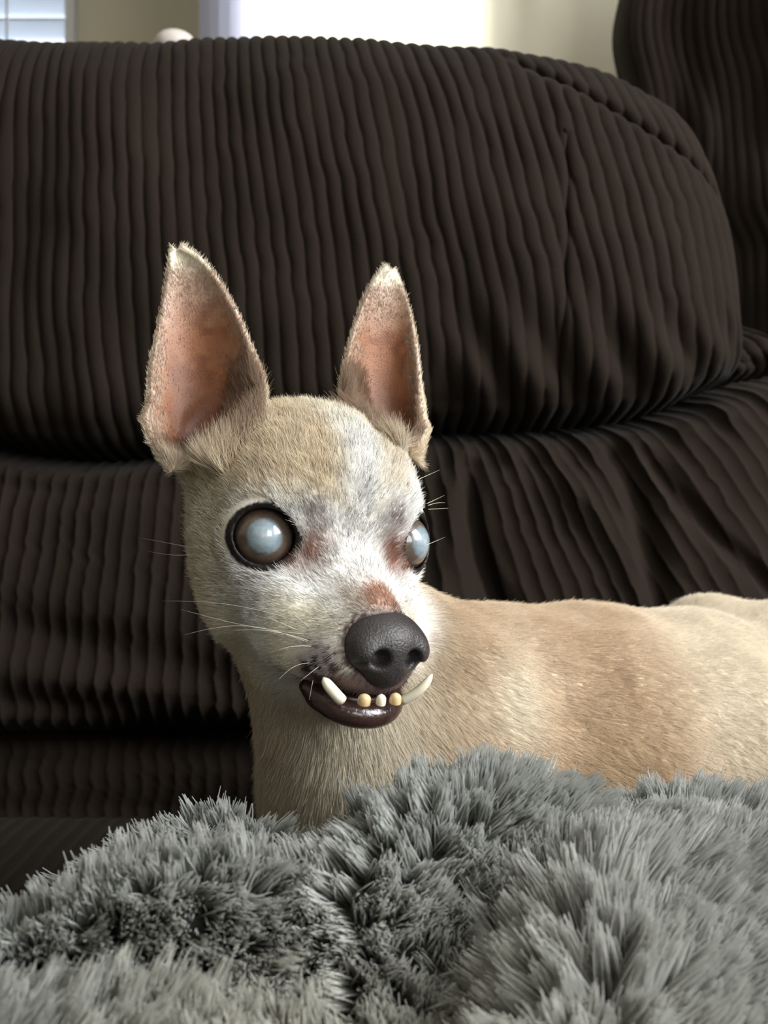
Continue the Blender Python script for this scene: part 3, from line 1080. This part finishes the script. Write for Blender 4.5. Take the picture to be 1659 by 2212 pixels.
if FUR:
    seen = np.einsum('ij,ij->i', nrm, -pts_mm / np.linalg.norm(pts_mm, axis=1)[:, None])
    px_v = pts_mm[:, 0] / pts_mm[:, 1] * FPX + W / 2
    py_v = -pts_mm[:, 2] / pts_mm[:, 1] * FPX + H / 2
    facing = sstep(-.5, .0, seen) * sstep(1800, 1700, py_v) * sstep(1850, 1700, px_v)
    qv = to_local(pts_mm)
    headw = 1 - sstep(55, 75, np.linalg.norm(qv, axis=1))
    dens = vden * (.12 + .88 * facing) * (1 + 1.2 * headw)
    NH = 420000
    p, n, vi = scatter(pts_mm, nrm, quads, dens, NH)
    ecp = tuple(a[vi] for a in ec_v)
    col, ln, _ = coat(p, n, ecp, hair=True)
    d = flow(p, n, ecp)
    ln = ln * rng.uniform(.65, 1.2, NH)
    hw_ = head_weight(to_local(p))[:, None]
    jit = rng.normal(0, .16, (NH, 3)) * (.6 + .4 * hw_) + (.45 + .55 * hw_) * (np.stack([vnoise(p, .22, 31), vnoise(p, .22, 32), vnoise(p, .22, 33)], 1) - .5) * .4
    lift = .30 + .25 * rng.random(NH)
    lift = np.where(ecp[0] > .5, lift + .15, lift)
    d1 = d + jit + n * lift[:, None]
    d1 /= np.linalg.norm(d1, axis=1)[:, None]
    d2 = d + jit * 1.6 + n * (lift * .25)[:, None]
    d2 /= np.linalg.norm(d2, axis=1)[:, None]
    NP = 4
    pos = np.zeros((NH, NP, 3))
    for k in range(NP):
        t = k / (NP - 1)
        pos[:, k] = p - n * .25 + (d1 * t * (1 - t * .5) + d2 * t * t * .5) * ln[:, None]
    rad = np.array([.062, .055, .042, .012]) * MM
    dark = rng.random(NH)
    col = col * (.80 + .34 * rng.random(NH))[:, None]
    hair_object('fur', pos * MM + TOP, rad[None, :], np.clip(col, 0, .92), NP, M_fur, body)

# ---- eyes
def eye_material():
    m = bpy.data.materials.new('cloudy_eye')
    m.use_nodes = True
    nt = m.node_tree
    b = nt.nodes['Principled BSDF']
    b.inputs['Roughness'].default_value = 0.25
    b.inputs['Coat Weight'].default_value = 1.0
    b.inputs['Coat Roughness'].default_value = 0.02
    tc = nt.nodes.new('ShaderNodeTexCoord')
    sx = nt.nodes.new('ShaderNodeSeparateXYZ')
    nt.links.new(tc.outputs['Object'], sx.inputs[0])
    # distance from the gaze axis (local Z)
    ln = nt.nodes.new('ShaderNodeVectorMath')
    ln.operation = 'LENGTH'
    cb = nt.nodes.new('ShaderNodeCombineXYZ')
    nt.links.new(sx.outputs['X'], cb.inputs['X'])
    nt.links.new(sx.outputs['Y'], cb.inputs['Y'])
    nt.links.new(cb.outputs[0], ln.inputs[0])
    nz = nt.nodes.new('ShaderNodeTexNoise')
    nz.inputs['Scale'].default_value = 420
    nz.inputs['Detail'].default_value = 4
    nt.links.new(tc.outputs['Object'], nz.inputs['Vector'])
    wob = nt.nodes.new('ShaderNodeMath')
    wob.operation = 'MULTIPLY_ADD'
    wob.inputs[1].default_value = 0.0022
    nt.links.new(nz.outputs['Fac'], wob.inputs[0])
    nt.links.new(ln.outputs['Value'], wob.inputs[2])
    mr = nt.nodes.new('ShaderNodeMapRange')
    mr.inputs['From Min'].default_value = 0.0011
    mr.inputs['From Max'].default_value = 0.0138
    nt.links.new(wob.outputs[0], mr.inputs['Value'])
    cr = nt.nodes.new('ShaderNodeValToRGB')
    el = cr.color_ramp.elements
    stops = [(0.0, srgb(168, 182, 190)), (0.26, srgb(148, 166, 176)), (0.42, srgb(122, 138, 146)), (0.50, srgb(92, 76, 64)),
             (0.62, srgb(100, 80, 64)), (0.74, srgb(84, 62, 46)), (0.80, srgb(40, 26, 22)), (0.90, srgb(120, 100, 90)), (1.0, srgb(190, 176, 165))]
    while len(el) < len(stops):
        el.new(.5)
    for e, (p_, c_) in zip(el, stops):
        e.position = p_
        e.color = (*c_, 1)
    nt.links.new(mr.outputs[0], cr.inputs['Fac'])
    mix = nt.nodes.new('ShaderNodeMix')
    mix.data_type = 'RGBA'
    mix.blend_type = 'MULTIPLY'
    mix.inputs['Factor'].default_value = .6
    n2_ = nt.nodes.new('ShaderNodeTexNoise')
    n2_.inputs['Scale'].default_value = 700
    n2_.inputs['Detail'].default_value = 5
    nt.links.new(tc.outputs['Object'], n2_.inputs['Vector'])
    nt.links.new(cr.outputs['Color'], mix.inputs['A'])
    nt.links.new(n2_.outputs['Fac'], mix.inputs['B'])
    br = nt.nodes.new('ShaderNodeBrightContrast')
    br.inputs['Bright'].default_value = 0.02
    nt.links.new(mix.outputs['Result'], br.inputs['Color'])
    nt.links.new(br.outputs['Color'], b.inputs['Base Color'])
    return m


M_eye = eye_material()
for ey in EYES:
    v = []
    nth, nph = 40, 48
    for th in np.linspace(0, math.pi, nth):
        rad = EYE_R + 0.9 * math.exp(-(th / .55) ** 2)       # corneal bulge
        for k in range(nph):
            ph = 2 * math.pi * k / nph
            v.append((rad * math.sin(th) * math.cos(ph) * MM, rad * math.sin(th) * math.sin(ph) * MM, rad * math.cos(th) * MM))
    me = mesh('eye', v, grid_faces(nth, nph))
    # close the seam
    base = np.arange(nth - 1) * nph
    fs = np.stack([base + nph - 1, base + 2 * nph - 1, base + nph, base], 1)
    me = mesh('eye', v, np.concatenate([grid_faces(nth, nph), fs]))
    me.materials.append(M_eye)
    eo = bpy.data.objects.new('eye', me)
    S.collection.objects.link(eo)
    eo.parent = dog
    Mw = Matrix.Identity(4)
    for i_ in range(3):
        Mw[i_][0], Mw[i_][1], Mw[i_][2] = ey['side'][i_], ey['up'][i_], ey['g'][i_]
        Mw[i_][3] = ey['c'][i_] * MM + TOP[i_]
    eo.matrix_parent_inverse = dog.matrix_world.inverted()
    eo.matrix_basis = Mw
    eo['label'] = 'clouded bluish eye with brown iris'

# ---- nose leather with nostrils
NF = Field(L(0, 44, -22) - 26, L(0, 44, -22) + 26, 0.42)
NF.ell(L(2.0, 43.5, -20.5), (13.6, 11.5, 9.2), HM, 3)
NF.ell(L(2.0, 47, -28), (8.5, 8, 8), HM, 5)
for s in (-1, 1):
    NF.ell(L(2.0 + s * 9.0, 47, -23.0), (6.0, 7.2, 6.0), HM, 3)
for s in (-1, 1):
    NF.ell(L(2.0 + s * 6.0, 54.6, -24.0), (3.2, 6.0, 3.3), HM, 1.5, '-')
    NF.cone(L(2.0 + s * 7.4, 55, -26.4), L(2.0 + s * 15.0, 48.5, -28.4), 1.9, 1.1, 1.5, '-')
NF.cone(L(2.0, 56.4, -28), L(2.0, 54.8, -37), .6, .9, 1.5, '-')
npts, nq = NF.surface()
nose_me = mesh('nose', npts * MM + TOP, nq)
link('nose', nose_me, M_nose, dog)
nn_ = np.zeros(len(npts) * 3, np.float32)
nose_me.vertices.foreach_get('normal', nn_)
if np.einsum('ij,ij->i', nn_.reshape(-1, 3), npts - npts.mean(0)).mean() < 0:
    nose_me.flip_normals()

# ---- lower lip: a fleshy rim round the front of the jaw, gum line and teeth
an = np.linspace(-1, 1, 25)
arch = np.array([L(16.2 * math.sin(a * 1.42), 26 + 21.0 * math.cos(a * 1.42) ** .85 if math.cos(a * 1.42) > 0 else 26, -46.3 + 4.5 * abs(a) ** 2.2) for a in an])
link('lower_lip', tube_mesh('lower_lip', arch * MM + TOP, (np.array([4.3 - 1.5 * abs(a) ** 3 for a in an])) * MM, 16), M_lip, dog)
arch2 = np.array([L(13.2 * math.sin(a * 1.4), 25 + 17.5 * math.cos(a * 1.4), -43.0 + 1.5 * abs(a) ** 2) for a in an])
link('gum', tube_mesh('gum', arch2 * MM + TOP, [2.2 * MM] * 25, 10), M_gum, dog)
M_tooth = material('tooth_ivory', srgb(232, 224, 200), 0.2, noise=0.08, nscale=250, coat=.4)
M_tooth_y = material('tooth_stained', srgb(206, 178, 132), 0.3, noise=0.2, nscale=500, coat=.3)


def tooth(a, b, bend, r_, mat):
    a, b = np.array(a), np.array(b)
    ts = np.linspace(0, 1, 12)
    pts_ = [a + (b - a) * t + np.array(bend) * math.sin(t * math.pi) for t in ts]
    rr_ = [r_ * (1.02 - .25 * t + .10 * math.sin(t * 2.5)) * math.sqrt(max(1 - max(0, (t - .55) / .45) ** 2.2, .02)) for t in ts]
    return link('tooth', tube_mesh('tooth', np.array(pts_) * MM + TOP, np.array(rr_) * MM, 14), mat, dog)


tooth(Pm(738, 1513, 327), Pm(698, 1464, 323), (-.6, -.8, .5), 1.9, M_tooth)
tooth(Pm(868, 1514, 333), Pm(934, 1456, 331), (.9, -.6, -.6), 1.6, M_tooth)
for (x, y, d_, r_, m_) in ((786, 1504, 320.5, 2.1, M_tooth_y), (822, 1505, 320.0, 1.6, M_tooth), (853, 1502, 321, 1.9, M_tooth_y)):
    tooth(Pm(x, y + 16, d_), Pm(x + 3, y - 6, d_ - .3), (0, -.3, 0), r_, m_)

# ---- whiskers
M_whisk = material('whisker', srgb(190, 182, 165), 0.4, noise=0.02)


def whisker(a, b, sag):
    a, b = np.array(a), np.array(b)
    ts = np.linspace(0, 1, 14)
    pts_ = np.array([a + (b - a) * t + np.array(sag) * math.sin(t * math.pi) for t in ts])
    link('whisker', tube_mesh('whisker', pts_ * MM + TOP, (.09 * (1 - ts) + .02) * MM, 5), M_whisk, dog)


for (ax, ay, ad, bx, by, bd, sg) in (
        (666, 1384, 329, 500, 1362, 322, (0, 0, 1.5)), (662, 1386, 329, 396, 1372, 325, (0, 0, 4)), (672, 1396, 328, 600, 1404, 322, (0, 0, .6)),
        (670, 1356, 331, 610, 1308, 322, (0, 0, 0)), (646, 1362, 333, 575, 1332, 326, (0, 0, 0)), (668, 1432, 328, 600, 1470, 322, (0, 0, 1.5)),
        (688, 1440, 326, 650, 1470, 321, (0, 0, 0)), (640, 1340, 335, 350, 1298, 345, (0, 0, 2)), (655, 1370, 331, 390, 1316, 335, (0, 0, -1)),
        (676, 1470, 326, 668, 1512, 322, (0, 0, 0)), (430, 1186, 366, 305, 1162, 372, (0, 0, 0)), (432, 1196, 366, 318, 1190, 370, (0, 0, -1)),
        (922, 1088, 366, 960, 1070, 372, (0, 0, 0)), (924, 1092, 366, 962, 1086, 372, (0, 0, .4)), (925, 1100, 366, 968, 1098, 372, (0, 0, 0)),
        (905, 1035, 372, 950, 1015, 378, (0, 0, 0)), (915, 1180, 366, 962, 1160, 372, (0, 0, 0))):
    whisker(Pm(ax, ay, ad), Pm(bx, by, bd), sg)




# ------------------------------------------------------------------ fluffy blanket over the lap in front of the dog
M_blank = material('blanket_backing', srgb(96, 98, 96), 0.95, noise=0.1, nscale=60)
M_pile = let_light_through(material('blanket_pile', rough=0.9, attr='tint', spec=0.08), 0.35)
RIDGE = [(-300, 2160, .300), (0, 2060, .300), (200, 1930, .305), (400, 1825, .310), (560, 1815, .312), (690, 1865, .310), (830, 1765, .310), (980, 1715, .312),
         (1180, 1762, .312), (1260, 1805, .320), (1450, 1790, .328), (1659, 1780, .330), (1900, 1800, .330)]
RP = np.array([P(*r_) - np.array([0, 0, CZ]) for r_ in RIDGE])
RXs = RP[:, 0]


def blanket_z(X, Y):
    yr = interp(np.clip(X, RXs[0], RXs[-1]), RXs, RP[:, 1])
    zr = interp(np.clip(X, RXs[0], RXs[-1]), RXs, RP[:, 2])
    d = yr - Y                                    # distance in front of the ridge
    base = -0.116 - 0.006 * sstep(.03, .14, d)
    z = base + (zr - base) * np.exp(-(np.maximum(d, 0) / .075) ** 2)
    back = np.maximum(-d, 0)
    z = z - 3.2 * back ** 1.15
    def hump(cx, cy, sx, sy, h, rot=0.0):
        a, b = X - cx, Y - cy
        c, s = math.cos(rot), math.sin(rot)
        return h * np.exp(-((a * c + b * s) / sx) ** 2 - ((-a * s + b * c) / sy) ** 2)
    z = z + hump(-.05, .245, .070, .020, .020, .42)        # front roll, left
    z = z - hump(-.052, .272, .060, .016, .017, .42)       # valley behind it
    z = z + hump(.055, .235, .022, .06, .020, -.5)         # roll running to the right
    z = z - hump(.020, .225, .018, .035, .018, -.2)
    z = z + hump(.115, .25, .030, .07, .014, .5)
    z = z - hump(.085, .29, .030, .014, .010, -.4)
    z = z + hump(-.09, .195, .05, .018, .010, .1)
    z = z - hump(-.10, .215, .05, .010, .008, .1)
    q = np.stack([X * 24, Y * 24, 0 * X], -1)
    z = z + (vnoise(q, 1, 71) - .5) * .010 + (vnoise(q, 2.6, 72) - .5) * .004
    return np.maximum(z, -SEAT + .014)


nx_, ny_ = 210, 130
X, Y = np.meshgrid(np.linspace(-.27, .27, nx_), np.linspace(.105, .352, ny_), indexing='ij')
Z = blanket_z(X, Y)
co = np.stack([X, Y, Z], -1)
du, dv = np.gradient(co, axis=0), np.gradient(co, axis=1)
bn = np.cross(du, dv)
bn /= np.linalg.norm(bn, axis=2)[..., None]
bf = grid_faces(nx_, ny_)
bv = co.reshape(-1, 3) + np.array([0, 0, CZ])
# give the throw a hem that drops to the seat all round
idx = np.arange(nx_ * ny_).reshape(nx_, ny_)
loop = np.concatenate([idx[0, :-1], idx[:-1, -1], idx[-1, :0:-1], idx[:0:-1, 0]])
low = bv[loop].copy()
low[:, 2] = CZ - SEAT + .008
lid = np.arange(len(loop)) + len(bv)
hem = np.stack([np.roll(loop, -1), loop, lid, np.roll(lid, -1)], 1)
blanket = link('blanket', mesh('blanket', np.concatenate([bv, low]), np.concatenate([bf, hem])), M_blank)
tag(blanket, 'fluffy grey faux fur blanket heaped in front of the dog', 'blanket')

if FUR:
    NT = 14000
    bp, bnn, _ = scatter(co.reshape(-1, 3), bn.reshape(-1, 3), bf, np.ones(nx_ * ny_), NT)
    # each tuft leans its own way; hairs of a tuft close at the tip
    lean = np.stack([vnoise(bp, 15, 81) - .5, vnoise(bp, 15, 82) - .5, 0 * bp[:, 0]], 1) * 2.0
    lean = lean + np.array([.15, -.35, 0]) + rng.normal(0, .15, (NT, 3)) * np.array([1, 1, .3])
    tdir = bnn * 1.0 + lean
    tdir /= np.linalg.norm(tdir, axis=1)[:, None]
    tl = rng.uniform(.015, .020, NT)
    tb = rng.uniform(.0, .5, NT)
    PER = 36
    rep_ = lambda a: np.repeat(a, PER, axis=0)
    n_ = NT * PER
    off = rng.normal(0, .0018, (n_, 3))
    nn3 = rep_(bnn)
    off = off - nn3 * np.einsum('ij,ij->i', off, nn3)[:, None]
    root = rep_(bp) + off - nn3 * .001
    dir_ = rep_(tdir)
    lnr = rep_(tl) * rng.uniform(.80, 1.04, n_)
    NP = 5
    pos = np.zeros((n_, NP, 3))
    bend = rep_(lean * tb[:, None]) * .5
    tipj = rng.normal(0, .0007, (n_, 3))
    for k in range(NP):
        t = k / (NP - 1)
        spread = 1 - .5 * t ** 1.6
        pos[:, k] = rep_(bp) + (root - rep_(bp)) * spread + (dir_ + bend * t) * (lnr * t)[:, None] + tipj * t
    g1 = rep_(vnoise(bp, 9, 91))
    tone = rep_(rng.uniform(.88, 1.12, NT)) * rng.uniform(.88, 1.12, n_)
    colr = np.array([.47, .48, .455]) + (g1[:, None] - .5) * np.array([-.05, 0, .07])
    colr = colr * tone[:, None]
    rad = np.array([.00022, .00022, .00021, .00018, .00009])
    hair_object('pile', pos + np.array([0, 0, CZ]), rad[None, :], colr, NP, M_pile, blanket)
